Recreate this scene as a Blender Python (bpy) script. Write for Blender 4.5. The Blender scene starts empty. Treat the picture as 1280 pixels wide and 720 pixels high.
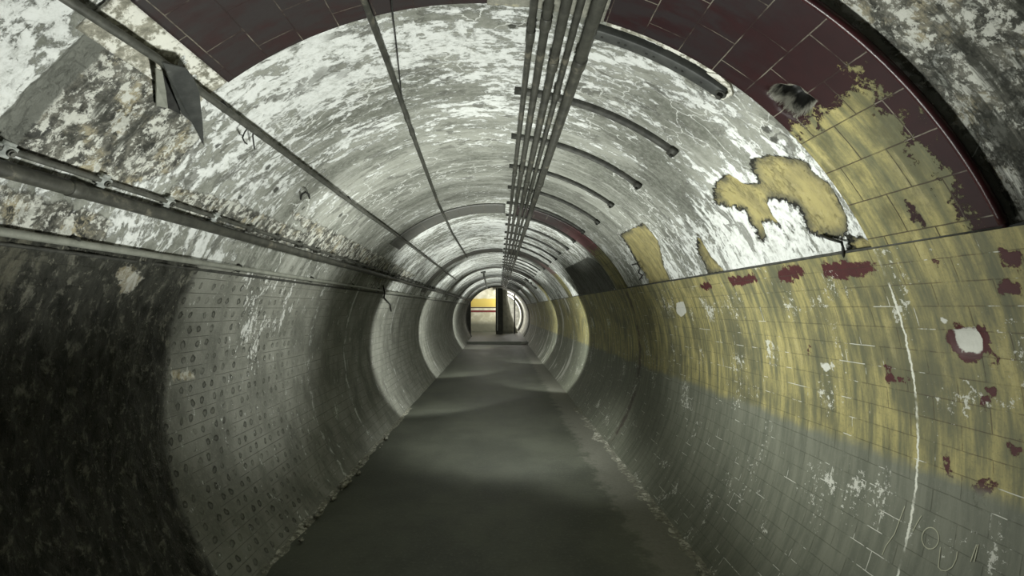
import bpy, bmesh, math, random
import numpy as np
from mathutils import Vector, noise as mnoise
random.seed(7)
sc = bpy.context.scene
COL = sc.collection
PI = math.pi
RAD = math.radians

# ------------------------------------------------------------------ layout of the passage (metres)
FPX, VPX, VPY = 620.0, 624.0, 386.0      # lens of the photograph (1280 px wide) and its vanishing point
EYE = 1.605                              # eye height
R, X0, Z0 = 1.75, -0.079, 1.08           # tunnel radius and axis
TR, TL = 26.0, 153.5                     # springing of the plaster vault, degrees
YEND = 27.0
BANDS = [1.45, 5.75, 10.05, 14.35, 18.65, 22.95]
BW = 0.52

def P(px, py, gap=0.0):
    """photo pixel -> (theta in degrees, y) on the tunnel lining"""
    a, b = (px - VPX) / FPX, (VPY - py) / FPX
    r = R - gap
    A = a * a + b * b
    B = 2 * (-a * X0 + b * (EYE - Z0))
    C = X0 * X0 + (EYE - Z0) ** 2 - r * r
    y = (-B + math.sqrt(B * B - 4 * A * C)) / (2 * A)
    return math.degrees(math.atan2(b * y + EYE - Z0, a * y - X0)), y

def S(th, y, gap=0.0):
    t = RAD(th)
    return Vector((X0 + (R - gap) * math.cos(t), y, Z0 + (R - gap) * math.sin(t)))

def SP(px, py, gap=0.0):
    th, y = P(px, py, gap)
    return S(th, y, gap)

def UV(px, py):
    th, y = P(px, py)
    return RAD(th) * R, y

def poly(pts):
    return np.array([UV(*p) for p in pts])

def sdf(poly_, u, v):
    """signed distance to a polygon, negative inside"""
    n = len(poly_)
    d = np.full(u.shape, 1e9)
    inside = np.zeros(u.shape, bool)
    for i in range(n):
        ax, ay = poly_[i]; bx, by = poly_[(i + 1) % n]
        ex, ey = bx - ax, by - ay
        L = ex * ex + ey * ey + 1e-12
        t = np.clip(((u - ax) * ex + (v - ay) * ey) / L, 0, 1)
        d = np.minimum(d, (u - ax - t * ex) ** 2 + (v - ay - t * ey) ** 2)
        c = ((ay > v) != (by > v)) & (u < (bx - ax) * (v - ay) / (by - ay + 1e-12) + ax)
        inside ^= c
    d = np.sqrt(d)
    return np.where(inside, -d, d)

def sdf_all(polys, u, v):
    d = np.full(u.shape, 1.0)
    for p in polys:
        d = np.minimum(d, sdf(p, u, v))
    return d

# ------------------------------------------------------------------ objects
def tag(o, label=None, cat=None, group=None, kind=None):
    if label: o['label'] = label
    if cat: o['category'] = cat
    if group: o['group'] = group
    if kind: o['kind'] = kind
    return o

def mesh_obj(name, bm, mat, parent=None, smooth=True):
    me = bpy.data.meshes.new(name)
    bmesh.ops.recalc_face_normals(bm, faces=bm.faces[:])
    bm.to_mesh(me); bm.free()
    if smooth:
        for p in me.polygons: p.use_smooth = True
    if mat: me.materials.append(mat)
    o = bpy.data.objects.new(name, me)
    COL.objects.link(o)
    if parent: o.parent = parent
    return o

def empty(name, label, cat, loc=(0, 0, 0), group=None):
    o = bpy.data.objects.new(name, None)
    o.empty_display_size = 0.05
    o.location = loc
    COL.objects.link(o)
    return tag(o, label, cat, group)

def child(name, bm, mat, root, smooth=True):
    """part in world coordinates under an Empty"""
    bm.transform(__import__('mathutils').Matrix.Translation(-root.location))
    return mesh_obj(name, bm, mat, root, smooth)

def tube(bm, pts, r, seg=14, caps=True, ry=None):
    pts = [Vector(p) for p in pts]
    rings = []
    up0 = Vector((0, 0, 1))
    for i, p in enumerate(pts):
        d = (pts[min(i + 1, len(pts) - 1)] - pts[max(i - 1, 0)]).normalized()
        up = up0 if abs(d.z) < 0.95 else Vector((1, 0, 0))
        a = d.cross(up).normalized(); b = a.cross(d).normalized()
        rr = r[i] if isinstance(r, (list, tuple)) else r
        rings.append([bm.verts.new(p + a * rr * math.cos(2 * PI * k / seg) + b * rr * math.sin(2 * PI * k / seg)) for k in range(seg)])
    for q, s in zip(rings, rings[1:]):
        for k in range(seg):
            bm.faces.new((q[k], q[(k + 1) % seg], s[(k + 1) % seg], s[k]))
    if caps:
        bm.faces.new(rings[0][::-1]); bm.faces.new(rings[-1])
    return bm

def box(bm, c, s, axes=None, bevel=0.0):
    c = Vector(c)
    ax = axes or (Vector((1, 0, 0)), Vector((0, 1, 0)), Vector((0, 0, 1)))
    b2 = bmesh.new()
    bmesh.ops.create_cube(b2, size=1)
    for v in b2.verts:
        v.co = Vector((v.co.x * s[0], v.co.y * s[1], v.co.z * s[2]))
    if bevel:
        bmesh.ops.bevel(b2, geom=b2.edges[:], offset=bevel, segments=2, affect='EDGES')
    vm = {}
    for v in b2.verts:
        vm[v] = bm.verts.new(c + ax[0] * v.co.x + ax[1] * v.co.y + ax[2] * v.co.z)
    for f in b2.faces:
        bm.faces.new([vm[v] for v in f.verts])
    b2.free()
    return bm

def prism(bm, pts, off):
    """closed slab from an outline and an offset vector"""
    a = [bm.verts.new(p) for p in pts]
    b = [bm.verts.new(Vector(p) + Vector(off)) for p in pts]
    n = len(a)
    bm.faces.new(a); bm.faces.new(b[::-1])
    for i in range(n):
        bm.faces.new((a[i], b[i], b[(i + 1) % n], a[(i + 1) % n]))
    return bm

def frame(th):
    """tangent (increasing theta), along, inward normal"""
    t = RAD(th)
    return (Vector((-math.sin(t), 0, math.cos(t))), Vector((0, 1, 0)), Vector((-math.cos(t), 0, -math.sin(t))))

# ------------------------------------------------------------------ node helpers
class M:
    def __init__(s, name, rough=0.8):
        s.m = bpy.data.materials.new(name)
        s.m.use_nodes = True
        s.t = s.m.node_tree
        s.b = s.t.nodes['Principled BSDF']
        s.b.inputs['Roughness'].default_value = rough
        s.b.inputs['Specular IOR Level'].default_value = 0.3
    def n(s, kind, **kw):
        x = s.t.nodes.new(kind)
        for k, v in kw.items(): setattr(x, k, v)
        return x
    def put(s, sock, v):
        if hasattr(v, 'is_output'): s.t.links.new(v, sock)
        elif isinstance(v, (tuple, list)) and sock.type == 'RGBA': sock.default_value = (*v, 1) if len(v) == 3 else v
        else: sock.default_value = v
    def op(s, o, a, b=0.0, c=None):
        x = s.n('ShaderNodeMath', operation=o)
        s.put(x.inputs[0], a); s.put(x.inputs[1], b)
        if c is not None: s.put(x.inputs[2], c)
        return x.outputs[0]
    def add(s, a, b): return s.op('ADD', a, b)
    def sub(s, a, b): return s.op('SUBTRACT', a, b)
    def mul(s, a, b): return s.op('MULTIPLY', a, b)
    def mx(s, a, b): return s.op('MAXIMUM', a, b)
    def inv(s, a): return s.op('SUBTRACT', 1.0, a)
    def step(s, v, lo, hi):
        """0 below lo, 1 above hi (lo may exceed hi)"""
        x = s.n('ShaderNodeMapRange', interpolation_type='SMOOTHSTEP')
        s.put(x.inputs['Value'], v)
        if lo <= hi:
            s.put(x.inputs['From Min'], lo); s.put(x.inputs['From Max'], hi)
        else:
            s.put(x.inputs['From Min'], hi); s.put(x.inputs['From Max'], lo)
            x.inputs['To Min'].default_value = 1; x.inputs['To Max'].default_value = 0
        return x.outputs[0]
    def mix(s, f, a, b):
        x = s.n('ShaderNodeMix', data_type='RGBA')
        s.put(x.inputs[0], f); s.put(x.inputs[6], a); s.put(x.inputs[7], b)
        return x.outputs[2]
    def uv(s):
        u = s.n('ShaderNodeUVMap'); u.uv_map = 'UVMap'
        return u.outputs[0]
    def obj(s):
        return s.n('ShaderNodeTexCoord').outputs['Object']
    def sc(s, v, x, y, z=1.0, off=(0, 0, 0)):
        k = s.n('ShaderNodeMapping')
        s.put(k.inputs[0], v)
        k.inputs['Scale'].default_value = (x, y, z)
        k.inputs['Location'].default_value = off
        return k.outputs[0]
    def sep(s, v):
        k = s.n('ShaderNodeSeparateXYZ'); s.put(k.inputs[0], v)
        return k.outputs
    def comb(s, x, y, z=0.0):
        k = s.n('ShaderNodeCombineXYZ')
        s.put(k.inputs[0], x); s.put(k.inputs[1], y); s.put(k.inputs[2], z)
        return k.outputs[0]
    def noise(s, v, scale, det=6, rough=0.6, dist=0.0):
        k = s.n('ShaderNodeTexNoise')
        s.put(k.inputs['Vector'], v)
        k.inputs['Scale'].default_value = scale; k.inputs['Detail'].default_value = det
        k.inputs['Roughness'].default_value = rough; k.inputs['Distortion'].default_value = dist
        return k.outputs[0]
    def vor(s, v, scale, feature='F1', rand=1.0):
        k = s.n('ShaderNodeTexVoronoi', feature=feature)
        s.put(k.inputs['Vector'], v)
        k.inputs['Scale'].default_value = scale; k.inputs['Randomness'].default_value = rand
        return k.outputs['Distance']
    def attr(s, name):
        return s.n('ShaderNodeAttribute', attribute_name=name).outputs['Fac']
    def warp(s, v, scale, amt):
        k = s.n('ShaderNodeTexNoise'); s.put(k.inputs['Vector'], v)
        k.inputs['Scale'].default_value = scale; k.inputs['Detail'].default_value = 4
        a = s.n('ShaderNodeVectorMath', operation='SUBTRACT'); s.t.links.new(k.outputs['Color'], a.inputs[0]); a.inputs[1].default_value = (.5, .5, .5)
        b = s.n('ShaderNodeVectorMath', operation='SCALE'); s.t.links.new(a.outputs[0], b.inputs[0]); b.inputs['Scale'].default_value = amt
        c = s.n('ShaderNodeVectorMath', operation='ADD'); s.put(c.inputs[0], v); s.t.links.new(b.outputs[0], c.inputs[1])
        return c.outputs[0]
    def done(s, col, rough=None, height=None, dist=0.01, strength=1.0, metal=None):
        s.put(s.b.inputs['Base Color'], col)
        if rough is not None: s.put(s.b.inputs['Roughness'], rough)
        if metal is not None: s.put(s.b.inputs['Metallic'], metal)
        if height is not None:
            k = s.n('ShaderNodeBump'); k.inputs['Distance'].default_value = dist; k.inputs['Strength'].default_value = strength
            s.put(k.inputs['Height'], height)
            s.t.links.new(k.outputs[0], s.b.inputs['Normal'])
        return s.m

YEL = (0.385, 0.335, 0.135)
MAR = (0.075, 0.018, 0.018)

def tile_grid(m, uv, length=0.222, row=0.15, mortar=0.003):
    """joint mask (1 in the joint) of the tile courses that run along the passage"""
    s = m.sep(uv)
    wob = m.mul(m.sub(m.noise(m.sc(uv, 1, 1), 14, 3), 0.5), 0.004)
    v = m.comb(m.add(s[1], wob), m.add(m.sub(s[0], 0.794 - 6.0), wob))
    k = m.n('ShaderNodeTexBrick')
    m.put(k.inputs['Vector'], v)
    k.offset = 0.5; k.offset_frequency = 2; k.squash = 1.0
    k.inputs['Scale'].default_value = 1
    k.inputs['Brick Width'].default_value = length; k.inputs['Row Height'].default_value = row
    k.inputs['Mortar Size'].default_value = mortar; k.inputs['Mortar Smooth'].default_value = 0.2
    k.inputs['Color1'].default_value = (0, 0, 0, 1); k.inputs['Color2'].default_value = (1, 1, 1, 1)
    k.inputs['Mortar'].default_value = (.5, .5, .5, 1)
    return k.outputs['Fac'], k.outputs['Color']

# ---- plaster of the vault
def mat_plaster():
    m = M('flaking_plaster', 0.85)
    uv = m.uv(); s = m.sep(uv)
    st = m.sc(uv, 0.62, 1.35)                       # streaks run round the vault
    big = m.noise(m.warp(st, 2.0, 0.3), 1.5, 5, 0.6)
    mid = m.noise(m.warp(st, 5.0, 0.22), 7.0, 10, 0.70)
    fine = m.noise(m.warp(uv, 9, 0.06), 30, 12, 0.8)
    blot = m.noise(m.warp(m.sc(uv, .8, 1.15, 1, (5, 8, 0)), 7, .12), 19, 9, .72)
    streak = m.noise(m.warp(m.sc(uv, 0.35, 4.0), 2, .25), 2.6, 8, 0.7)
    grey = m.mix(m.step(big, .36, .64), (.13, .135, .112), (.33, .335, .295))
    grey = m.mix(m.mul(m.step(fine, .42, .62), .4), grey, (.42, .425, .385))
    grey = m.mix(m.mul(m.step(streak, .5, .66), .55), grey, (.5, .505, .46))
    # white distemper that still holds on
    white = m.mix(m.step(m.add(m.mul(fine, .5), m.mul(blot, .5)), .36, .56), (.42, .43, .40), (.77, .785, .765))
    bias = m.attr('white')
    cov = m.add(m.add(m.mul(big, .40), m.mul(mid, .55)), m.add(m.mul(blot, .42), m.mul(m.sub(streak, .5), .25)))
    wm = m.step(m.add(m.add(cov, bias), m.mul(m.sub(fine, .5), .22)), .69, .74)
    col = m.mix(m.mul(wm, .93), grey, white)
    # loose dark chips along the streaks
    chip = m.noise(m.warp(m.sc(uv, .7, 1.5, 1, (3.3, 1.7, 0)), 4, .3), 6.0, 9, .68)
    chip2 = m.noise(m.sc(uv, 1, 1, 1, (7, 3, 0)), 1.6, 3)
    cm = m.mul(m.step(chip, .56, .585), m.step(chip2, .38, .52))
    col = m.mix(m.mul(cm, .8), col, m.mix(fine, (.07, .072, .06), (.25, .25, .22)))
    # pale crack lines
    cr = m.vor(m.warp(m.sc(uv, .8, 1.3), 5, .35), 4.2, 'DISTANCE_TO_EDGE')
    crm = m.mul(m.step(cr, .02, .008), m.step(m.noise(m.sc(uv, 1, 1, 1, (1, 9, 0)), 1.1, 2), .48, .56))
    col = m.mix(m.mul(crm, .75), col, (.72, .73, .7))
    # soot and damp
    dirt = m.attr('dirt')
    dn = m.noise(m.warp(m.sc(uv, 1.0, 1.2, 1, (2, 5, 0)), 6, .12), 11, 12, .78)
    dcol = m.mix(m.step(dn, .38, .58), (.03, .03, .025), (.19, .185, .155))
    och = m.noise(m.sc(uv, 1, 1, 1, (4, 4, 0)), 6.5, 6, .65)
    dcol = m.mix(m.mul(m.mul(m.step(och, .50, .64), m.step(dn, .42, .5)), .8), dcol, (.46, .405, .27))
    dcol = m.mix(m.step(m.add(m.add(m.mul(dn, .35), m.mul(fine, .3)), m.mul(blot, .35)), .50, .53), dcol, m.mix(fine, (.42, .42, .36), (.8, .8, .74)))
    dm = m.step(m.add(dirt, m.mul(m.sub(m.add(m.mul(mid, .4), m.mul(dn, .6)), .5), 2.6)), .42, .58)
    col = m.mix(m.mul(dm, .95), col, dcol)
    groove = m.attr('groove')
    col = m.mix(m.step(m.add(groove, m.mul(m.sub(dn, .5), .8)), .4, .55), col, m.mix(dn, (.13, .135, .115), (.25, .255, .225)))
    # grime film, plus the cast shadow painted on the right vault
    grime_shade = m.attr('grime_shade')
    sm = m.step(m.add(grime_shade, m.mul(m.sub(streak, .5), 2.2)), .4, .6)
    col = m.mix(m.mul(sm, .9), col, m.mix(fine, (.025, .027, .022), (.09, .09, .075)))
    # places where the paint fell off down to the ochre coat
    yd = m.attr('yellow')
    edge = m.add(yd, m.add(m.mul(m.sub(m.noise(m.warp(uv, 8, .08), 16, 9, .75), .5), .11), m.mul(m.sub(m.noise(m.sc(uv, .4, 1.6), 34, 6, .7), .5), .05)))
    ym = m.step(edge, .006, -.002)
    yn = m.noise(m.sc(uv, .5, 1.2), 9, 7, .65)
    yc = m.mix(m.step(yn, .36, .62), (.235, .207, .10), (.36, .312, .135))
    yc = m.mix(m.mul(m.step(fine, .5, .7), .35), yc, (.5, .45, .27))
    rimn = m.noise(m.sc(uv, 1, 1, 1, (8, 2, 0)), 4.5, 4, .6)
    yc = m.mix(m.mul(m.step(m.add(yd, m.mul(m.sub(dn, .5), .12)), -.06, -.01), m.mul(m.step(rimn, .42, .54), .85)), yc, m.mix(dn, (.05, .05, .036), (.16, .15, .1)))
    rim = m.mul(m.step(edge, .014, .003), m.step(edge, -.012, -.001))
    col = m.mix(ym, col, yc)
    col = m.mix(m.mul(rim, m.step(rimn, .36, .5)), col, (.03, .03, .025))
    # dark joint along both springing lines
    h = m.add(m.add(m.mul(wm, .25), m.mul(fine, .5)), m.add(m.mul(ym, -.7), m.mul(dn, m.mul(dm, 1.3))))
    h = m.sub(h, m.mul(cm, .3))
    return m.done(col, .88, h, .012, .8)

# ---- painted tiles of the right wall
def mat_yellow_tile(band=False):
    m = M('painted_tile_band' if band else 'painted_wall_tile', 0.5)
    uv = m.uv(); s = m.sep(uv)
    u, v = s[0], s[1]
    joint, tint = tile_grid(m, uv, .222, .155 if band else .0885, .0024 if band else .0021)
    tone = m.sep(tint)[0]
    fine = m.noise(uv, 60, 9, .8)
    streak = m.noise(m.sc(uv, .55, 4.0), 4.0, 7, .65)       # brush and damp streaks run down the wall
    blot = m.noise(m.sc(uv, 1, 1, 1, (3, 1, 0)), 2.2, 6, .6)
    y = m.mix(m.step(streak, .36, .64), (.125, .126, .073), YEL)
    y = m.mix(m.mul(m.step(blot, .46, .66), .8), y, (.09, .092, .06))
    if band:
        y = m.mix(m.mul(m.step(m.noise(m.sc(uv, .8, 1.2, 1, (2, 7, 0)), 5, 9, .72), .46, .60), .62), y, (.075, .072, .038))
    y = m.mix(m.mul(m.step(streak, .56, .7), .45), y, (.5, .445, .24))
    y = m.mix(m.mul(tone, .18), y, (.2, .19, .09))
    y = m.mix(m.mul(m.step(fine, .48, .62), .4), y, (.115, .112, .068))
    jn = m.noise(m.sc(uv, 1, 1, 1, (6, 2, 0)), 4.5, 5, .65)
    jcol_d = (.045, .03, .022)
    mar = m.mix(m.noise(uv, 18, 5), (.016, .008, .009), (.036, .0115, .0125))
    dust = m.mix(m.step(m.noise(m.sc(uv, .6, 1.6), 7, 6, .65), .36, .60), mar, (.026, .020, .021))
    edge = m.add(m.attr('maroon'), m.add(m.mul(m.sub(m.noise(uv, 24, 7, .7), .5), .11), m.mul(m.sub(m.noise(uv, 6, 3, .5), .5), .05)))
    mm = m.step(edge, .004, -.004)
    if band:
        # paint ends with a ragged edge at about 45 degrees; above it the bare maroon glaze
        lim = m.add(m.sub(u, RAD(45) * R), m.add(m.mul(m.sub(m.noise(m.warp(uv, 9, .06), 8, 10, .78), .5), .85), m.mul(m.sub(m.noise(uv, 3, 2), .5), .12)))
        rightm = m.add(m.sub(1.55, v), m.mul(m.sub(m.noise(m.sc(uv, 1, 1, 1, (4, 1, 0)), 12, 9, .75), .5), .55))
        bare = m.mx(m.step(lim, -.012, .012), m.mul(m.step(rightm, -.008, .008), m.step(v, 3, 2)))
        mm = m.mx(mm, bare)
        mar = m.mix(m.attr('pink'), mar, m.mix(m.noise(uv, 18, 5), (.09, .03, .034), (.17, .065, .07)))  # brighter copy for far bands; near glaze holds some shade in its colour
        glaze = m.mix(m.attr('grey'), m.mix(m.step(lim, .1, .6), mar, dust), m.mix(fine, (.06, .062, .055), (.15, .15, .135)))
        col = m.mix(mm, y, glaze)
        joint_c = m.mix(m.step(jn, .42, .58), (.035, .022, .02), (.22, .2, .16))
        jm = m.mul(joint, m.mx(m.mul(m.step(jn, .3, .45), .8), .45))
        col = m.mix(jm, col, m.mix(mm, jcol_d, joint_c))
        hd = m.attr('bare')
        hr = m.add(hd, m.mul(m.sub(m.noise(uv, 22, 8, .75), .5), .07))
        col = m.mix(m.step(hr, .012, .002), col, m.mix(m.noise(uv, 40, 8, .75), (.10, .1, .08), (.34, .33, .28)))
        col = m.mix(m.step(m.add(hd, m.mul(m.sub(m.noise(uv, 14, 6, .7), .5), .06)), .004, -.012), col, (.006, .006, .005))
        rough = m.add(m.mul(mm, -.1), .56); m.b.inputs['Specular IOR Level'].default_value = .2
    else:
        mar = m.mix(m.noise(uv, 18, 5), (.04, .011, .012), (.09, .021, .022))
        # grey dado paint
        dado = m.add(m.add(u, .09), m.add(m.mul(m.sub(m.noise(m.sc(uv, 1, .5), 5, 6, .7), .5), .10), m.mul(v, .007)))
        gm = m.step(dado, .035, -.03)
        g = m.mix(m.step(streak, .35, .65), (.112, .119, .09), (.17, .176, .135))
        g = m.mix(m.mul(m.step(fine, .5, .7), .35), g, (.23, .235, .2))
        chips = m.mul(m.step(m.sub(m.attr('maroon'), m.mul(m.sub(m.noise(uv, 30, 6, .7), .55), .4)), .015, 0.0), m.step(v, 3.0, 2.3))
        # joint flakes: dark holes in the paint near the camera
        near = m.step(v, 2.6, 1.7)
        jd = m.noise(m.sc(uv, 1, 1, 1, (1, 6, 0)), 5.5, 5, .6)
        holes = m.mul(m.step(m.add(m.mul(joint, .25), m.add(m.mul(jd, .7), m.mul(near, .08))), .60, .62), near)
        jw = m.vor(m.sc(uv, 1, 1), 0.1)
        y = m.mix(mm, y, mar)
        col = m.mix(gm, y, g)
        wj = m.mul(joint, m.step(jn, .555, .60))
        dj = m.mul(joint, m.step(jn, .54, .5))
        col = m.mix(m.mul(dj, .42), col, m.mix(m.mul(near, m.inv(gm)), (.06, .058, .04), (.05, .018, .016)))
        spread = m.step(m.add(m.mul(m.noise(uv, 35, 7, .75), .5), m.mul(m.noise(m.sc(uv, 1, 1, 1, (3, 8, 0)), 3.2, 3), .5)), .588, .6)
        col = m.mix(m.mul(wj, .85), col, (.62, .62, .55))
        col = m.mix(m.mul(spread, .8), col, (.6, .6, .54))
        # straight joint of the first lining ring, filled white
        seam = m.add(m.sub(v, 1.965), m.mul(m.sub(m.noise(uv, 25, 5, .7), .5), .03))
        sm = m.mul(m.step(m.op('ABSOLUTE', seam), .0065, .003), m.step(m.noise(m.sc(uv, 1, 0), 3.4, 4), .42, .5))
        col = m.mix(m.mul(sm, .95), col, (.7, .7, .62))
        # dark stained joint of the next ring
        seam2 = m.add(m.sub(v, 5.85), m.mul(m.sub(m.noise(uv, 9, 5, .7), .5), .22))
        sm2 = m.mul(m.step(m.op('ABSOLUTE', seam2), .07, .02), m.step(m.noise(m.sc(uv, 1, .3), 4, 5), .4, .52))
        col = m.mix(m.mul(sm2, .8), col, (.05, .032, .028))
        # bare white bedding where tiles came off further on
        far = m.step(v, 10.3, 11.2)
        fl = m.noise(m.sc(uv, .3, 1.2), 1.6, 6, .65)
        col = m.mix(m.mul(m.step(fl, .56, .62), far), col, m.mix(fine, (.3, .29, .24), (.75, .75, .7)))
        wd = m.add(m.attr('bare'), m.mul(m.sub(m.noise(uv, 30, 5, .65), .5), .03))
        col = m.mix(m.step(wd, .003, -.003), col, m.mix(fine, (.42, .42, .37), (.7, .7, .64)))
        rough = m.add(m.mul(gm, .05), .52)
    h = m.sub(m.mul(fine, .12), m.mul(joint, .9))
    h = m.sub(h, m.mul(mm, .25))
    return m.done(col, rough, h, .004, .8)

# ---- bare bedding mortar of the left wall
def mat_left():
    m = M('bare_bedding_mortar', 0.8)
    uv = m.uv(); s = m.sep(uv); u, v = s[0], s[1]
    fine = m.noise(uv, 34, 9, .72)
    drip = m.noise(m.warp(m.sc(uv, .7, 1.6), 3, .2), 9, 9, .68)
    mid = m.noise(m.sc(uv, .8, 1.2), 3, 7, .65)
    col = m.mix(m.step(mid, .3, .68), (.135, .137, .116), (.275, .277, .24))
    col = m.mix(m.mul(m.step(fine, .5, .68), .5), col, (.3, .3, .25))
    # two glue dabs behind every lost tile
    cu = m.op('FRACT', m.op('DIVIDE', m.add(u, 20.0), .0885))
    row = m.op('FLOOR', m.op('DIVIDE', m.add(u, 20.0), .0885))
    cv = m.op('FRACT', m.add(m.op('DIVIDE', v, .222), m.mul(row, .5)))
    w = m.mul(m.sub(m.noise(uv, 14, 3), .5), .24)
    w2 = m.mul(m.sub(m.noise(m.sc(uv, 1, 1, 1, (9, 9, 0)), 14, 3), .5), .24)
    du = m.mul(m.add(m.sub(cu, .5), m.mul(w, 1.6)), .0885)
    dv = m.mul(m.sub(m.op('ABSOLUTE', m.add(m.sub(cv, .5), w2)), .19), .222)
    dd = m.op('SQRT', m.add(m.mul(du, du), m.mul(m.mul(dv, dv), 1.3)))
    ring = m.mul(m.step(dd, .024, .019), m.step(dd, .008, .014))
    dab = m.mul(m.step(dd, .025, .018), m.mul(m.step(m.noise(m.sc(uv, 1, 1, 1, (2, 2, 0)), 4.6, 3), .34, .62), m.step(v, 5.2, 3.3)))
    col = m.mix(m.mul(dab, .55), col, (.06, .06, .048))
    col = m.mix(m.mul(m.mul(ring, dab), .55), col, (.02, .02, .016))
    rowline = m.mul(m.step(m.op('ABSOLUTE', m.sub(cu, .5)), .475, .495), m.mul(m.step(mid, .44, .54), .7))
    col = m.mix(m.mul(rowline, .6), col, (.035, .035, .03))
    # white salts
    wd = m.attr('white')
    wn = m.noise(m.warp(m.sc(uv, .6, 1.3), 6, .2), 10, 9, .72)
    wm = m.step(m.add(wd, m.mul(m.sub(m.add(m.mul(wn, .7), m.mul(fine, .3)), .5), 6.5)), .60, .72)
    col = m.mix(m.mul(wm, .85), col, m.mix(fine, (.5, .5, .46), (.85, .86, .84)))
    sp = m.mul(m.step(m.noise(m.sc(uv, .5, 1, 1, (5, 5, 0)), 14, 5, .6), .685, .70), m.step(v, 2.6, 3.6))
    col = m.mix(m.mul(sp, .7), col, (.62, .62, .57))
    for pos, th_ in ((4.75, .50), (5.85, .46), (8.3, .5), (12.4, .48), (16.0, .5)):
        ln = m.op('ABSOLUTE', m.add(m.sub(v, pos), m.mul(m.sub(m.noise(m.sc(uv, 1, 1, 1, (pos, 0, 0)), 5, 8, .75), .5), .22)))
        lm = m.mul(m.step(ln, .035, .012), m.step(m.noise(m.sc(uv, 1, 1, 1, (0, pos, 0)), 6, 6, .7), th_, th_ + .06))
        col = m.mix(m.mul(lm, .8), col, (.62, .63, .6))
    # the first metres: black, damp, lumpy
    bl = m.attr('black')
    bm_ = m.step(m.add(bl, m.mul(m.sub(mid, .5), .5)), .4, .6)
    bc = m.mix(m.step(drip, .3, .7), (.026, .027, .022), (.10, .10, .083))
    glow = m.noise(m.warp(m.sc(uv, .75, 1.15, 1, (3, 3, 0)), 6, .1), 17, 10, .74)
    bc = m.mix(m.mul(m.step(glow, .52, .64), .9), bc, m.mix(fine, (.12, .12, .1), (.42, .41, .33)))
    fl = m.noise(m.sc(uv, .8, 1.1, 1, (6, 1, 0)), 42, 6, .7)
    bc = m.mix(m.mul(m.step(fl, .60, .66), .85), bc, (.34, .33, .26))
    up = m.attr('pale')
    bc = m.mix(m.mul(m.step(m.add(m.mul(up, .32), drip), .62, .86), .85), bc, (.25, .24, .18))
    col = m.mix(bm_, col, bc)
    col = m.mix(m.step(m.add(m.attr('patch'), m.mul(m.sub(fine, .5), .12)), .01, -.01), col, m.mix(m.step(wn, .4, .6), (.3, .25, .14), (.72, .71, .64)))
    h = m.add(m.mul(fine, .35), m.add(m.mul(m.add(drip, glow), m.add(m.mul(bm_, 1.5), .1)), m.mul(dab, -.35)))
    h = m.sub(h, m.mul(rowline, .3))
    rough = m.sub(.72, m.mul(bm_, .15))
    return m.done(col, rough, h, .022, 1.0)

def mat_floor():
    m = M('worn_concrete', 0.6)
    o = m.obj()
    n1 = m.noise(m.sc(o, 1, .7), 1.4, 8, .62)
    n2 = m.noise(o, 40, 8, .7)
    n3 = m.noise(m.sc(o, 1, 6), 3, 6, .6)
    col = m.mix(m.step(n1, .35, .65), (.052, .056, .043), (.091, .096, .074))
    col = m.mix(m.mul(m.step(n2, .5, .72), .4), col, (.16, .16, .135))
    col = m.mix(m.mul(m.step(n3, .55, .7), .3), col, (.04, .042, .035))
    x = m.sep(o)[0]
    e = m.step(m.add(m.op('ABSOLUTE', m.add(x, .04)), m.mul(m.sub(m.noise(o, 5, 7, .65), .5), .5)), 0.93, 1.06)
    pale = m.mix(m.noise(o, 30, 8, .75), (.08, .08, .065), (.26, .255, .215))
    col = m.mix(m.mul(m.mul(e, m.step(x, -.4, .4)), .8), col, pale)
    return m.done(col, m.add(m.mul(n1, .3), .45), m.add(m.mul(n2, .5), m.mul(n1, .5)), .006, .7)

def mat_mottle(name, a, b, scale=20, rough=.6, metal=0.0, bump=.002, c=None, dens=.62):
    m = M(name, rough)
    o = m.obj()
    n1 = m.noise(o, scale, 8, .7)
    n2 = m.noise(m.sc(o, 1, 1, 1, (4, 7, 2)), scale * .35, 6, .6)
    col = m.mix(m.step(n1, .32, .68), a, b)
    if c: col = m.mix(m.step(m.add(m.mul(n1, .5), m.mul(n2, .5)), dens - .05, dens + .02), col, c)
    return m.done(col, rough, n1, bump, .8, metal)

PLASTER = mat_plaster()
TILE = mat_yellow_tile()
BANDM = mat_yellow_tile(True)
LEFT = mat_left()
FLOOR = mat_floor()
PIPE = mat_mottle('dull_painted_pipe', (.038, .038, .032), (.075, .075, .062), 14, .5, .15, .001, (.14, .13, .1), .6)
PIPE_DARK = mat_mottle('sooty_conduit', (.045, .046, .038), (.105, .105, .09), 16, .55, .15)
PIPE_PALE = mat_mottle('grey_painted_conduit', (.19, .195, .165), (.28, .285, .245), 12, .5, .1)
IRON = mat_mottle('dark_iron', (.034, .035, .031), (.075, .075, .065), 25, .6, .2)
ZINC = mat_mottle('zinc_saddle', (.36, .38, .36), (.52, .54, .51), 20, .5, .2)
PLATE = mat_mottle('sooty_sheet_steel', (.038, .04, .038), (.075, .078, .072), 9, .55, .2)
RUBBLE = mat_mottle('rubble_mortar', (.13, .13, .105), (.3, .295, .24), 26, .9, 0, .02, (.5, .49, .42), .57)
PALEM = mat_mottle('pale_bedding_mortar', (.17, .165, .13), (.46, .44, .36), 30, .9, 0, .01, (.74, .73, .66), .53)
BLACK = mat_mottle('black_rubber', (.012, .012, .011), (.03, .03, .027), 30, .6)
HOLLOW = mat_mottle('broken_clinker', (.012, .012, .01), (.06, .058, .045), 40, .9, 0, .02, (.22, .2, .14), .6)
BULL = mat_mottle('maroon_glaze', (.03, .012, .013), (.05, .015, .016), 12, .3)
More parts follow.
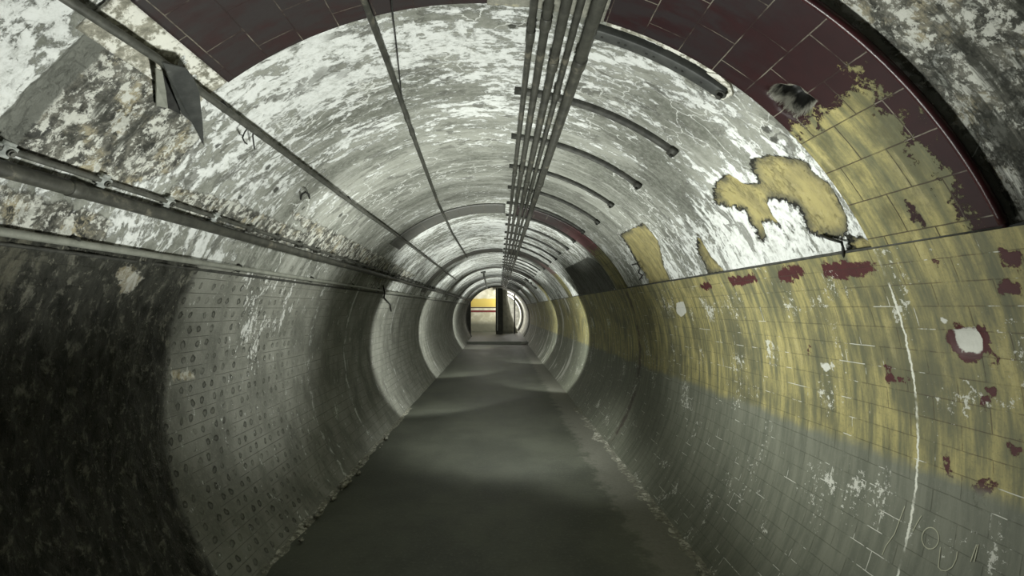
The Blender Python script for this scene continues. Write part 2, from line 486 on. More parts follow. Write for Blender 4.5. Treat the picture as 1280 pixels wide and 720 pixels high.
GREYM = mat_mottle('grey_mortar', (.13, .13, .105), (.3, .295, .25), 14, .9, 0, .01, (.42, .39, .28), .6)

# ------------------------------------------------------------------ lining shells
def ylist(a, b):
    out, y = [], a
    while y < b - 1e-6:
        out.append(y)
        y += .05 if y < .7 else .018 if y < 3.2 else .035 if y < 7 else .09 if y < 12 else .25
    out.append(b)
    return np.array(out)

def shell(name, th0, th1, ys, mat, rad, attrs, step=.02, parent=None):
    """rad(u, v) -> radius array; attrs: name -> array function of (u, v)"""
    nt = max(2, int(RAD(th1 - th0) * R / step))
    ths = np.linspace(RAD(th0), RAD(th1), nt + 1)
    T, Y = np.meshgrid(ths, ys, indexing='ij')
    U = T * R
    rr = rad(U, Y)
    co = np.stack([X0 + rr * np.cos(T), Y, Z0 + rr * np.sin(T)], -1).reshape(-1, 3)
    ny = len(ys)
    i, j = np.meshgrid(np.arange(nt), np.arange(ny - 1), indexing='ij')
    a = (i * ny + j).ravel()
    f = np.stack([a, a + ny, a + ny + 1, a + 1], -1)
    me = bpy.data.meshes.new(name)
    me.vertices.add(len(co)); me.vertices.foreach_set('co', co.ravel())
    me.loops.add(f.size); me.loops.foreach_set('vertex_index', f.ravel().astype(np.int32))
    me.polygons.add(len(f)); me.polygons.foreach_set('loop_start', (np.arange(len(f)) * 4).astype(np.int32))
    me.update(calc_edges=True)
    uvl = me.uv_layers.new(name='UVMap')
    fl = f.ravel()
    uvl.data.foreach_set('uv', np.stack([U.ravel()[fl], Y.ravel()[fl]], -1).ravel().astype(np.float32))
    for k, fn in attrs.items():
        at = me.attributes.new(k, 'FLOAT', 'POINT')
        at.data.foreach_set('value', np.broadcast_to(fn(U, Y), U.shape).ravel().astype(np.float32))
    me.polygons.foreach_set('use_smooth', np.ones(len(f), bool))
    me.materials.append(mat)
    o = bpy.data.objects.new(name, me); COL.objects.link(o)
    if parent: o.parent = parent
    return o

def npnoise(u, v, s, octaves=4, seed=0.0):
    out = np.empty(u.size)
    for k, (a, b) in enumerate(zip(u.ravel(), v.ravel())):
        out[k] = mnoise.fractal((a * s, b * s, seed), 1.0, 2.0, octaves)
    return out.reshape(u.shape)

def smooth(x, a, b):
    t = np.clip((x - a) / (b - a), 0, 1)
    return t * t * (3 - 2 * t)

yellow_polys = [poly(p) for p in (
    [(893, 233), (909, 218), (930, 232), (946, 230), (940, 217), (940, 199), (962, 196), (988, 198), (1007, 204), (1015, 217), (1036, 233),
     (1056, 270), (1058, 286), (1050, 298), (1036, 297), (1025, 294), (1010, 289), (1002, 270), (994, 257), (967, 249), (956, 252), (962, 267),
     (975, 284), (956, 275), (950, 278), (956, 294), (950, 303), (933, 270), (930, 262), (905, 258), (893, 254)],
    [(775, 294), (804, 280), (821, 300), (829, 334), (838, 353), (813, 357), (794, 325)],
    [(870, 291), (885, 318), (905, 341), (885, 343), (871, 313)],
    [(1062, 296), (1092, 304), (1094, 313), (1060, 317)])]
dirt_polys = [poly(p) for p in (
    [(0, 160), (60, 92), (112, 46), (150, 70), (200, 85), (228, 140), (250, 172), (215, 215), (160, 232), (60, 200), (0, 186)],
    [(215, 232), (300, 254), (352, 278), (432, 312), (425, 325), (300, 288), (215, 258)],
    [(0, 232), (110, 262), (140, 275), (128, 306), (0, 284)],
    [(360, 262), (440, 300), (520, 345), (500, 350), (400, 310)])]
shadow_polys = [poly(p) for p in (  # cast shadow on the right vault, painted as dark colour
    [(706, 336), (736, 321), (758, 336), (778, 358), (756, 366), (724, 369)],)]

hole_poly = [poly([(963, 112), (975, 105), (995, 104), (1012, 116), (1022, 124), (1012, 136), (996, 143), (982, 134)])]
grime_polys = [poly(p) for p in (
    [(222, 236), (300, 256), (352, 280), (432, 314), (520, 348), (500, 352), (425, 324), (300, 288), (222, 256)],
    [(110, 120), (160, 112), (215, 140), (232, 165), (205, 205), (150, 215), (100, 180)],
    [(40, 120), (75, 92), (110, 60), (118, 72), (80, 108), (50, 140)])]
def w_of(polys, soft):
    return lambda u, v: smooth(sdf_all(polys, u, v), soft, -soft)

pin_holes = np.array([UV(*p) for p in ((335, 209), (345, 237), (379, 260), (426, 269), (273, 183), (957, 162), (967, 175), (351, 222), (500, 252), (640, 33), (1024, 232), (300, 246))])
def pin(u, v):
    d = np.full(u.shape, 9.0)
    for a, b in pin_holes: d = np.minimum(d, np.hypot(u - a, v - b))
    return .95 * np.exp(-(d / .022) ** 2)

def near_right(u, v):           # the darker plaster before the glazed edge
    th = np.degrees(u / R)
    return smooth(v, 1.47, 1.43) * smooth(th, 100, 82)

def ceil_rad(u, v):
    th = np.degrees(u / R)
    r = np.full(u.shape, R)
    r += .022 * near_right(u, v)
    r += .10 * smooth(sdf_all(hole_poly, u, v), .05, -.02)
    r += .014 * smooth(sdf_all(yellow_polys, u, v), .012, -.012)
    nearm = smooth(v, 3.2, 2.2) * smooth(th, 100, 135)
    m_ = nearm > .01
    nz = np.zeros(u.shape)
    nz[m_] = npnoise(u[m_], v[m_], 6.0, 5, 3.1)
    r += nz * .012 * nearm
    # groove of the first lining joint on the left
    g = np.exp(-((v - 1.50 - .0 * th) / .035) ** 2) * smooth(th, 118, 126)
    r += .03 * g
    return r

def ceil_white(u, v):
    th = np.degrees(u / R)
    w = np.zeros(u.shape)
    w += .035 * smooth(v, 3.6, 2.2) * smooth(th, 70, 85)            # well covered near the camera
    w += .06 * smooth(v, 1.6, 1.35) * smooth(th, 110, 125)
    w += .09 * smooth(th, 48, 36) * smooth(v, 1.8, 2.2) * smooth(v, 6, 5)
    w -= .065 * smooth(v, 3.0, 3.8) * smooth(v, 6.2, 5)
    w += .04 * smooth(v, 6, 7)
    w -= .10 * near_right(u, v)
    w -= .05 * smooth(th, 144, 149) * smooth(v, 2.6, 3.4)
    return w

def ceil_dirt(u, v):
    th = np.degrees(u / R)
    d = w_of(dirt_polys, .06)(u, v)
    d = np.maximum(d, .62 * near_right(u, v))
    d = np.maximum(d, .45 * smooth(th, TR + .9, TR + .1))
    d = np.maximum(d, .5 * smooth(th, 135, 146) * smooth(v, 5.9, 6.4) * smooth(v, 7.4, 6.8))
    return d

YS = ylist(-4.0, YEND)
ceiling = shell('ceiling', TR, TL, YS, PLASTER, ceil_rad,
                {'white': ceil_white, 'dirt': ceil_dirt, 'groove': lambda u, v: np.exp(-((v - 1.50) / .05) ** 2) * smooth(np.degrees(u / R), 118, 126),
                 'grime_shade': lambda u, v: np.maximum(.43 * w_of(grime_polys, .07)(u, v) + pin(u, v) + w_of(shadow_polys, .03)(u, v), np.maximum(w_of(hole_poly, .05)(u, v), .50 * near_right(u, v))), 'yellow': lambda u, v: sdf_all(yellow_polys, u, v)})
tag(ceiling, 'flaking white plaster vault of the round passage', None, None, 'structure')

maroon_polys = [poly(p) for p in (
    [(974, 334), (1006, 330), (1008, 342), (990, 352), (975, 350)],
    [(1031, 330), (1056, 325), (1097, 327), (1097, 340), (1060, 346), (1034, 345)],
    [(912, 347), (946, 341), (950, 352), (918, 357)],
    [(1253, 312), (1280, 308), (1280, 330), (1256, 331)], [(1251, 352), (1278, 346), (1276, 368), (1254, 368)],
    [(1189, 423), (1199, 404), (1230, 404), (1242, 421), (1242, 445), (1216, 454), (1193, 436)],
    [(1240, 452), (1252, 447), (1252, 457), (1243, 457)],
    [(1108, 455), (1113, 450), (1118, 468), (1138, 474), (1136, 478), (1112, 474)],
    [(1228, 488), (1246, 486), (1243, 500), (1232, 506)],
    [(1262, 556), (1280, 548), (1280, 572), (1270, 570)],
    [(1186, 566), (1192, 566), (1191, 594), (1187, 594)], [(1013, 432), (1016, 432), (1015, 442), (1012, 441)],
    [(1170, 315), (1173, 315), (1181, 332), (1178, 333)],
    [(1136, 250), (1146, 255), (1158, 278), (1144, 276)],
    [(875, 355), (890, 351), (892, 359), (878, 362)],
    [(1225, 485), (1240, 490), (1238, 494), (1226, 490)],
    [(1230, 600), (1252, 606), (1240, 616), (1228, 640), (1225, 612)])]
bare_polys = [poly(p) for p in (
    [(1196, 411), (1222, 408), (1232, 424), (1230, 441), (1204, 440), (1196, 424)],
    [(847, 378), (856, 376), (860, 390), (853, 396), (847, 390)],
    [(1028, 453), (1038, 453), (1042, 460), (1036, 464), (1030, 460)],
    [(1178, 395), (1190, 397), (1188, 404), (1180, 402)])]
YT = ylist(-4.0, YEND)
wall_right = shell('wall_right', -40.5, TR, YT, TILE, lambda u, v: R - .012 + .008 * smooth(sdf_all(bare_polys[:1], u, v), .008, -.008),
                   {'maroon': lambda u, v: sdf_all(maroon_polys, u, v), 'bare': lambda u, v: sdf_all(bare_polys, u, v)})
tag(wall_right, 'yellow and grey painted tiled right wall of the passage', None, None, 'structure')

salt_polys = [poly(p) for p in (
    [(300, 330), (352, 338), (350, 400), (340, 470), (322, 535), (312, 530), (318, 470), (300, 420), (315, 380)],
    [(140, 340), (168, 330), (205, 335), (165, 355)])]
patch_polys = [poly(p) for p in ([(146, 336), (160, 331), (176, 348), (160, 366), (150, 366)], [(213, 462), (240, 466), (243, 474), (216, 474)])]
def left_rad(u, v):
    m_ = v < 4.0
    nz = np.zeros(u.shape); nz[m_] = npnoise(u[m_] * .55, v[m_] * 1.5, 8.0, 5, 1.7)
    n2 = np.zeros(u.shape); n2[m_] = npnoise(u[m_], v[m_], 26.0, 3, 5.7)
    k = smooth(v, 3.0, 2.5)
    return R - .004 + k * (nz * .018 + n2 * .006)
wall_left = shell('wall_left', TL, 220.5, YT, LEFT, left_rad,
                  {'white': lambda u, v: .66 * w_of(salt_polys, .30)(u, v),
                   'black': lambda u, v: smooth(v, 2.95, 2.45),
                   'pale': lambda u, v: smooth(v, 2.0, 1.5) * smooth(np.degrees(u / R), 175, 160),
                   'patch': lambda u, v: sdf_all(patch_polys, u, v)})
tag(wall_left, 'bare dark mortar left wall that has lost its tiles', None, None, 'structure')

# ------------------------------------------------------------------ tiled bands (rings of the lining)
def band_rad(u, v):
    d = sdf_all(hole_poly, u, v)
    n = npnoise(u, v, 22.0, 4, 2.2)
    return R - .012 + .075 * smooth(d + n * .02, .012, -.03)
def slab_strip(name, th0, th1, y0, y1, mat, rad, attrs, n=3):
    o = shell(name, th0, th1, np.linspace(y0, y1, max(3, int((y1 - y0) / .012))) if y0 < 2 else np.linspace(y0, y1, 8), mat, rad, attrs, .012 if y0 < 2 else .04)
    s_ = o.modifiers.new('thickness', 'SOLIDIFY'); s_.thickness = .010; s_.offset = -1
    return o
tn = 1
far_maroon = lambda u, v: np.ones(u.shape)
for i, y in enumerate(BANDS):
    if i == 0:
        segs = [(TR, 73.5, 0), (89, 125, .12)]
    else:
        segs = [(TR, 81, .12 if i == 1 else .5), (85, 133 if i == 1 else 150, .9)]
    for (a, b, g) in segs:
        rad = band_rad if i == 0 and a == TR else (lambda u, v: np.full(u.shape, R - .012))
        o = slab_strip('trim_%d' % tn, a, b, y, y + BW, BANDM, rad,
                       {'maroon': (lambda u, v: sdf_all(maroon_polys, u, v)) if i == 0 else (lambda u, v: .07 + 0 * u), 'grey': lambda u, v, g=g: np.full(u.shape, g), 'pink': lambda u, v, q=float(i > 0): np.full(u.shape, q), 'bare': (lambda u, v: sdf_all(hole_poly, u, v)) if i == 0 else (lambda u, v: 1 + 0 * u)})
        tag(o, None, None, None, 'structure'); tn += 1

# rounded glazed edge of the first band
bm = bmesh.new()
tube(bm, [S(t, 1.452, .012) for t in np.linspace(TR + .5, 73, 60)], .012, 10)
tag(mesh_obj('trim_%d' % tn, bm, BULL), None, None, None, 'structure'); tn += 1
# mortar bed left where the band lost its tiles
for (a, b, y0, y1, mt) in ((73.5, 89, 1.45, 1.99, GREYM), (125, 130.5, 1.42, 1.97, PALEM), (55, 73, 1.972, 2.0, PALEM)):
    o = shell('trim_%d' % tn, a, b, np.linspace(y0, y1, 40), mt, lambda u, v: R - .006 + .006 * npnoise(u, v, 14, 4, 9.0), {}, .014)
    s_ = o.modifiers.new('thickness', 'SOLIDIFY'); s_.thickness = .012; s_.offset = -1
    tag(o, None, None, None, 'structure'); tn += 1

# slim ledges at the springing of the vault
bm = bmesh.new()
tube(bm, [S(TR + .15, y, .006) for y in np.linspace(1.46, YEND, 60)], .007, 8)
tag(mesh_obj('trim_%d' % tn, bm, IRON), None, None, None, 'structure'); tn += 1

# ------------------------------------------------------------------ floor
def chord(z):
    q = math.sqrt((R - .012) ** 2 - (z - Z0) ** 2)
    return X0 - q, X0 + q
STEP_Y, STEP_H = 22.6, .11
def floor_mesh(name, y0, y1, z, mat, dz=.006):
    bm = bmesh.new()
    xa, xb = chord(z); xa -= .02; xb += .02
    ys = [y for y in ylist(y0, y1)][::2]; 
    if ys[-1] < y1: ys.append(y1)
    nx = 60
    g = []
    for y in ys:
        row = []
        for k in range(nx + 1):
            x = xa + (xb - xa) * k / nx
            row.append(bm.verts.new((x, y, z + dz * mnoise.fractal((x * 1.5, y * 1.5, 0), 1, 2, 4) if y < 20 else z)))
        g.append(row)
    for a, b in zip(g, g[1:]):
        for k in range(nx):
            bm.faces.new((a[k], a[k + 1], b[k + 1], b[k]))
    return mesh_obj(name, bm, mat)
tag(floor_mesh('floor', -4, STEP_Y + .01, 0, FLOOR), 'dark worn concrete floor of the passage', None, None, 'structure')
xa, xb = chord(.05)
bm = bmesh.new(); box(bm, ((xa + xb) / 2, (STEP_Y + YEND + .3) / 2, STEP_H / 2 - .02), (xb - xa, YEND + .3 - STEP_Y, STEP_H + .04), None, .008)
tag(mesh_obj('trim_%d' % tn, bm, FLOOR, None, False), None, None, None, 'structure'); tn += 1

def fillet(name, side, y0, y1, wid, hgt, seed):
    """crumbling mortar fillet in the corner of floor and wall"""
    bm = bmesh.new()
    rows = []
    x_edge = chord(0)[1 if side > 0 else 0]
    ys = np.arange(y0, y1, .03 if y1 < 9 else .12)
    for y in ys:
        wn_ = wid * (.75 + .9 * mnoise.fractal((y * 3, seed, 0), 1, 2, 4))
        hn = max(.006, hgt * (.8 + 1.1 * mnoise.fractal((y * 4, seed + 5, 0), 1, 2, 4)))
        wn_ = max(.02, wn_)
        row = []
        for k in range(9):
            f = k / 8
            h = hn * (1 - f) ** .8
            h += .007 * mnoise.fractal((y * 14, f * 3, seed), 1, 2, 4) * math.sin(PI * min(f + .1, 1))
            x = x_edge + side * .03 - side * (wn_ + .03) * f
            z = max(h, -.004) if k < 8 else -.006
            if k == 0:
                z = hn + .01
                x = chord(z)[1 if side > 0 else 0] + side * .02
            row.append(bm.verts.new((x, y, z)))
        rows.append(row)
    for a, b in zip(rows, rows[1:]):
        for k in range(8):
            bm.faces.new((a[k], a[k + 1], b[k + 1], b[k]))
    return tag(mesh_obj(name, bm, RUBBLE), None, None, None, 'structure')
fillet('trim_%d' % tn, 1, .8, 8.0, .12, .010, 1.0); tn += 1
fillet('trim_%d' % tn, -1, .8, 8.0, .06, .014, 4.0); tn += 1

# ------------------------------------------------------------------ conduits on the crown
def densify(pts, step=.25):
    out = []
    for a, b in zip(pts, pts[1:]):
        n = max(1, int((b - a).length / step))
        out += [a.lerp(b, k / n) for k in range(n)]
    return out + [pts[-1]]

PIPES = [(.114, .0155, 'slim grey conduit on the crown, leftmost of the five in the bundle', 1.10),
         (.163, .019, 'grey conduit on the crown, second from the left in the bundle of five', .98),
         (.220, .021, 'middle grey conduit of the five along the crown', 1.30),
         (.267, .015, 'slim streaked conduit on the crown, between the middle one and the thickest', 1.62),
         (.3265, .027, 'thickest grey pipe on the crown, rightmost of the five', 1.22)]
strap_under = .036
for slope, r, lab, phase in PIPES:
    zc = None
    # hang just below the straps
    z = 1.0
    for _ in range(30):
        x = slope * z
        z = (math.sqrt((R - strap_under - r - .004) ** 2 - (x - X0) ** 2) + Z0) - EYE
    x = slope * z
    root = empty('conduit', lab, 'pipe', (x, 1.0, EYE + z), 'conduits along the crown of the vault')
    bm = bmesh.new(); tube(bm, [Vector((x, y, EYE + z)) for y in np.linspace(-1.0, YEND - .3, 60)], r, 16)
    child('pipe_run', bm, PIPE, root)
    y = 1.0 + phase
    while y < 20:
        bm = bmesh.new()
        L = .045
        tube(bm, [Vector((x, y + d, EYE + z)) for d in (-L, -L + .006, L - .006, L)], [r + .001, r + .005, r + .005, r + .001], 16)
        child('coupling', bm, PIPE, root)
        y += 2.15

# curved straps that carry the conduits
def arc_bar(bm, th0, th1, y, gap0, gap1, w, n=18, taper=True):
    """bar curved with the vault, rounded face towards the passage"""
    prof = [(-.5, 0), (-.5, .55), (-.32, .9), (0, 1), (.32, .9), (.5, .55), (.5, 0)]
    rings = []
    for t in np.linspace(th0, th1, n):
        rings.append([bm.verts.new(S(t, y + a * w, gap0 + (gap1 - gap0) * b)) for a, b in prof])
    for q, s_ in zip(rings, rings[1:]):
        for k in range(len(prof) - 1):
            bm.faces.new((q[k], q[k + 1], s_[k + 1], s_[k]))
    bm.faces.new(rings[0]); bm.faces.new(rings[-1][::-1])
    return bm
ords = ['first', 'second', 'third', 'fourth', 'fifth', 'sixth', 'seventh', 'eighth']
y = 2.74; k = 0
strap_ys = []
while y < 25.5:
    if not any(b - .05 < y < b + BW + .05 for b in BANDS):
        strap_ys.append(y)
    y += .72
for k, y in enumerate(strap_ys):
    th_end = 54 + random.uniform(-1.0, 1.0)
    if k < 4:
        lab = ['curved iron strap nearest behind the drilled channel, passing above all five conduits',
               'second curved iron strap on the vault behind the drilled channel',
               'third curved iron strap on the vault behind the drilled channel',
               'fourth curved iron strap on the vault, last before the second maroon band'][k]
    elif k < 9:
        lab = '%s curved iron strap on the vault beyond the second maroon band' % ords[k - 4]
    else:
        lab = 'small distant curved iron strap far along the vault, past the third tile band'
    root = empty('vault_strap', lab, 'bracket', S(68, y, 0), 'curved straps carrying the crown conduits')
    w = .045 if k < 2 else .038
    bm = bmesh.new(); arc_bar(bm, th_end, 84.6, y, -.002, .030, w)
    child('strap_bar', bm, IRON, root)
    if k < 12:
        t, a_, n_ = frame(th_end)
        bm = bmesh.new(); box(bm, S(th_end - .3, y, .016), (.05, w + .03, .03), (t, a_, n_), .006)
        child('end_foot', bm, IRON, root)
        bm = bmesh.new(); c = S(th_end - .5, y, .030); tube(bm, [c, c + n_ * .014], .011, 6)
        child('bolt', bm, IRON, root, False)

# the flat drilled channel in front of them
root = empty('channel_strap', 'broad drilled iron channel curving from the crown pipes beside the maroon tiles', 'bracket', S(64, 2.03, 0))
yc = 2.045
bm = bmesh.new()
prof = [(-.034, -.004), (-.034, .026), (-.028, .030), (.028, .030), (.034, .026), (.034, -.004)]
rings = []
for t in np.linspace(54.6, 74.5, 24):
    rings.append([bm.verts.new(S(t, yc + a, b)) for a, b in prof])
for q, s_ in zip(rings, rings[1:]):
    for j in range(len(prof) - 1): bm.faces.new((q[j], q[j + 1], s_[j + 1], s_[j]))
bm.faces.new(rings[0]); bm.faces.new(rings[-1][::-1])
child('channel', bm, PLATE, root)
for t0 in (58, 61, 62, 65.4, 66.5, 69.6, 70.6, 73):
    t, a_, n_ = frame(t0); c = S(t0, yc, .0295)
    bm = bmesh.new(); tube(bm, [c, c + n_ * .0015], .006, 10); child('bolt_hole', bm, BLACK, root)
for t0 in (54.9, 74.6):
    t, a_, n_ = frame(t0); c = S(t0, yc - .006, .026)
    bm = bmesh.new(); tube(bm, [c, c + n_ * .006], .024, 16); tube(bm, [c + n_ * .006, c + n_ * .022], .014, 6)
    child('bolt', bm, IRON, root, False)
# mortar smeared round its end
bm = bmesh.new()
c0 = poly([(885, 88), (900, 90), (914, 102), (918, 116), (906, 122), (890, 116), (905, 110), (905, 103)])
prism(bm, [S(math.degrees(a / R), b, -.006) for a, b in c0], frame(54)[2] * .018)
tag(mesh_obj('mortar_smear', bm, PALEM, None, False), 'pale mortar smear around the lower end of the drilled iron channel', 'mortar')

# ------------------------------------------------------------------ conduits on the left of the vault
def run(name, lab, cat, pix, gap, r, mat, tail=None, group=None, seg=12):
    pts = [SP(a, b, gap) for a, b in pix]
    if tail: pts += tail
    d = (pts[0] - pts[1]).normalized()
    pts = [pts[0] + d * 1.2] + pts
    root = empty(name, lab, cat, pts[1], group)
    bm = bmesh.new(); tube(bm, densify(pts), r, seg); child('pipe_run', bm, mat, root)
    return root, pts

def along(th, y, gap): return S(th, y, gap)

g_left = 'conduits along the left side of the vault'
thin3, p3 = run('conduit', 'single slim conduit on the crown left of the five pipe bundle', 'pipe',
                [(455, 0), (485, 80), (520, 180), (548, 255), (566, 293), (584, 322)], .03, .0135, PIPE, None, g_left)
thin2, p2 = run('conduit', 'single conduit crossing the upper left vault past the bent steel fin', 'pipe',
                [(85, 0), (195, 72), (260, 121), (350, 187), (455, 265), (492, 291), (545, 331), (570, 350)], .04, .0145, PIPE_DARK, None, g_left)
for root, pp, r in ((thin3, p3, .0135), (thin2, p2, .0145)):
    for a, b in list(zip(pp[1:], pp[2:]))[1::2]:
        c = a.lerp(b, .6)
        if c.y > 14: continue
        d = (b - a).normalized()
        bm = bmesh.new(); tube(bm, [c - d * .03, c + d * .03], r + .003, 12); child('coupling', bm, PIPE_DARK, root)
        th = math.degrees(math.atan2(c.z - Z0, c.x - X0)); t, a_, n_ = frame(th)
        c2 = c + d * .25
        th = math.degrees(math.atan2(c2.z - Z0, c2.x - X0)); t, a_, n_ = frame(th)
        bm = bmesh.new(); box(bm, S(th, c2.y, .018), (.034, .02, .044), (t, a_, n_), .004); child('clip', bm, IRON, root)

thF = P(101, 240, .045)[0]
root = empty('conduit', 'fat grey conduit along the left springing, under the slim dark one with saddles', 'pipe', S(thF, 2, .04), g_left)
bm = bmesh.new(); tube(bm, [S(thF, y, .034) for y in np.linspace(.6, YEND - .3, 70)], .027, 16); child('pipe_run', bm, PIPE, root)
yj = P(92, 238, .034)[1]
for k in range(8):
    bm = bmesh.new(); y0 = yj + 2.4 * k
    tube(bm, [S(thF, y0 + d, .034) for d in (-.03, -.024, .024, .03)], [.028, .0305, .0305, .028], 16); child('coupling', bm, PIPE, root)

pts = [(8, 188), (127, 228), (208, 253), (269, 270), (314, 285), (348, 295.5), (373, 304), (396, 311.5), (416, 319)]
py = [P(a, b, .02) for a, b in pts]
thT = sum(p[0] for p in py[1:6]) / 5
root = empty('conduit', 'slim dark conduit held by pale saddles above the fat left conduit', 'pipe', S(thT, 2, .02), g_left)
bm = bmesh.new(); tube(bm, [S(thT, y, .02) for y in np.linspace(.6, YEND - .3, 70)], .0115, 12); child('pipe_run', bm, PIPE_DARK, root)
t, a_, n_ = frame(thT)
ycl = [p[1] for p in py]
sp_ = (ycl[5] - ycl[1]) / 4
ycl = [ycl[1] + sp_ * (k - 1) for k in range(34)]
for k, y0 in enumerate(ycl):
    if y0 > 20: break
    bm = bmesh.new()
    box(bm, S(thT - .0, y0, .022), (.052, .058, .036), (t, a_, n_), .012)
    sd = child('saddle', bm, ZINC if k < 4 else PIPE_DARK, root)
    if k < 8:
        c = S(thT, y0, .040)
        bm = bmesh.new(); tube(bm, [c, c + n_ * .006], .013, 14); tube(bm, [c + n_ * .006, c + n_ * .011], .008, 8)
        sd2 = mesh_obj('screw', bm, PIPE_DARK, None, False)
        for v_ in sd2.data.vertices: v_.co -= root.location
        sd2.parent = sd

thL = (P(0, 290, .02)[0] + P(350, 343, .02)[0]) / 2
root = empty('conduit', 'pale conduit along the foot of the left plaster, lowest of all conduits', 'pipe', S(thL, 2, .02), g_left)
bm = bmesh.new(); tube(bm, [S(thL, y, .022) for y in np.linspace(.6, YEND - .3, 70)], .0155, 14); child('pipe_run', bm, PIPE_PALE, root)
y0 = 1.9
while y0 < 16:
    t, a_, n_ = frame(thL)
    bm = bmesh.new(); box(bm, S(thL, y0, .014), (.05, .022, .034), (t, a_, n_), .005); child('clip', bm, IRON, root)
    y0 += 1.2
bm = bmesh.new()
tube(bm, [S(thL + 1.5, y, .008) for y in np.linspace(.6, YEND - .3, 60)], .008, 8)
tag(mesh_obj('trim_%d' % tn, bm, IRON), None, None, None, 'structure'); tn += 1

# bent steel fin
root = empty('steel_fin', 'bent dark steel fin hanging from the upper left conduit', 'bracket', SP(215, 90, .05))
def sheet(pix, thick, mat, name):
    bm = bmesh.new()
    pts = [SP(a, b, g) for a, b, g in pix]
    nrm = frame(P(pix[0][0], pix[0][1])[0])[2]
    prism(bm, pts, nrm * thick)
    bmesh.ops.bevel(bm, geom=bm.edges[:], offset=.002, segments=1, affect='EDGES')
    return child(name, bm, mat, root, False)
sheet([(201, 76, .05), (231, 83, .06), (240, 95, .06), (248, 112, .05), (252, 150, .02), (254, 181, .004), (240, 152, .012), (227, 142, .02), (215, 112, .05), (208, 92, .055)], .007, PLATE, 'fin_plate')
sheet([(193, 83, .04), (202, 88, .045), (206, 112, .03), (209, 134, .01), (194, 131, .006), (194, 105, .02)], .007, PIPE_PALE, 'side_flange')  # paler material lightens this side face in place of light
sheet([(202, 90, .012), (212, 100, .01), (226, 143, .006), (208, 134, .006)], .003, BLACK, 'dark_throat')

# loose wires
def wire(name, lab, cat, pts, r, mat):
    bm = bmesh.new(); tube(bm, pts, r, 6)
    return tag(mesh_obj(name, bm, mat), lab, cat)
wire('wire', 'thin black wire hanging beside the single conduit near the crown', 'wire',
     [SP(489, -30, .05), SP(490, 10, .06), SP(496, 60, .06), SP(500, 100, .05), SP(503, 130, .02), SP(504, 140, -.005)], .003, BLACK)
def loop(pix, gap): return [SP(a, b, g) for (a, b), g in zip(pix, gap)]
wire('wire', 'short curled wire end under the upper left conduit near the steel fin', 'wire',
     loop([(311, 158), (306, 165), (303, 172), (306, 178), (309, 180)], [.03, .05, .06, .05, .05]), .0035, BLACK)
wire('wire', 'second short wire stub under the upper left conduit near the steel fin', 'wire',
     loop([(317, 160), (316, 170), (317, 178), (318, 186)], [.03, .05, .06, .05]), .0035, BLACK)
wire('wire', 'bent black hook in the cracked plaster below the upper left conduit', 'hook',
     loop([(376, 249), (377, 243), (382, 240), (386, 243), (387, 248)], [.0, .04, .05, .05, .03]), .006, BLACK)
wire('cable', 'dark cable end drooping below the lowest left conduit onto the wall', 'cable',
     loop([(479, 357), (481, 366), (480, 372), (484, 376), (488, 381), (489, 389)], [.02, .05, .06, .05, .03, .02]), .009, BLACK)
wire('wire', 'curly black wire on the white plaster beside the far yellow patch', 'wire',
     loop([(790, 331), (797, 330), (800, 335), (798, 341), (803, 344), (799, 350)], [.0, .03, .04, .02, .03, .0]), .006, BLACK)
wire('cable', 'black cable stub across the tile and plaster joint below the large ochre patch', 'cable',
     loop([(1026, 294), (1038, 299), (1052, 303), (1054, 310), (1054, 318), (1058, 326)], [.0, .012, .02, .02, .015, -.005]), .006, BLACK)
# hanger at the far end of the crown conduit
root = empty('hanger', 'dark drop hanger where the single crown conduit ends far down the passage', 'bracket', SP(605, 345, .0))
a = SP(604, 340, .02)
bm = bmesh.new(); tube(bm, [a + Vector((0, 0, .05)), a, a + Vector((.12, .3, -.5))], .03, 8); child('drop_rod', bm, IRON, root)
bm = bmesh.new(); box(bm, a + Vector((0, 0, 0)), (.16, .10, .07), None, .01); child('hanger_block', bm, IRON, root)

# small dark fitting far down on the right of the vault
c = SP(663, 355, .06); th_ = P(663, 355, .06)[0]; t, a_, n_ = frame(th_)
root = empty('wall_fitting', 'small dark fitting far down on the right shoulder of the vault', 'fitting', c)
bm = bmesh.new(); box(bm, c, (.5, .2, .05), (t, a_, n_), .01); child('fitting_body', bm, IRON, root)
bm = bmesh.new(); tube(bm, [c, c - n_ * .06], .03, 8); child('stem', bm, IRON, root)

# ------------------------------------------------------------------ rubble chips
def chip(loc, s, seed):
    bm = bmesh.new(); bmesh.ops.create_icosphere(bm, subdivisions=2, radius=1)
    for v_ in bm.verts:
        n = 1 + .45 * mnoise.noise(v_.co * 1.3 + Vector((seed * 3.1, seed, 0)))
        v_.co = Vector((v_.co.x * s[0] * n, v_.co.y * s[1] * n, max(v_.co.z, -.5) * s[2] * n))
    o = mesh_obj('rubble_chip', bm, RUBBLE, None, False)
    o.location = loc
    return o
for k in range(22):
    y0 = random.gauss(4.6, .75) if k < 16 else random.uniform(2.2, 6.5)
    s0 = random.choice((.008, .011, .014, .018, .026, .034))
    z0 = .03
    xa = chord(z0)[0] + .05 + random.uniform(-.005, .06)
    o = chip((xa, y0, .018 + s0 * .2), (s0, s0 * random.uniform(.8, 1.7), s0 * .8), k + .3)
    tag(o, 'pale broken mortar chip lying along the foot of the dark left wall', 'rubble', 'mortar chips along the left floor edge')
for k, (y0, dx, s0) in enumerate(((1.98, .10, .03), (2.2, .06, .02), (2.6, .1, .022), (3.0, .08, .018), (1.75, .16, .02))):
    o = chip((chord(0)[1] - dx, y0, .022 + s0 * .2), (s0, s0 * 1.3, s0 * .6), k + 40.3)
    tag(o, 'small mortar chip lying on the crumbling right floor edge', 'rubble', 'mortar chips along the right floor edge')

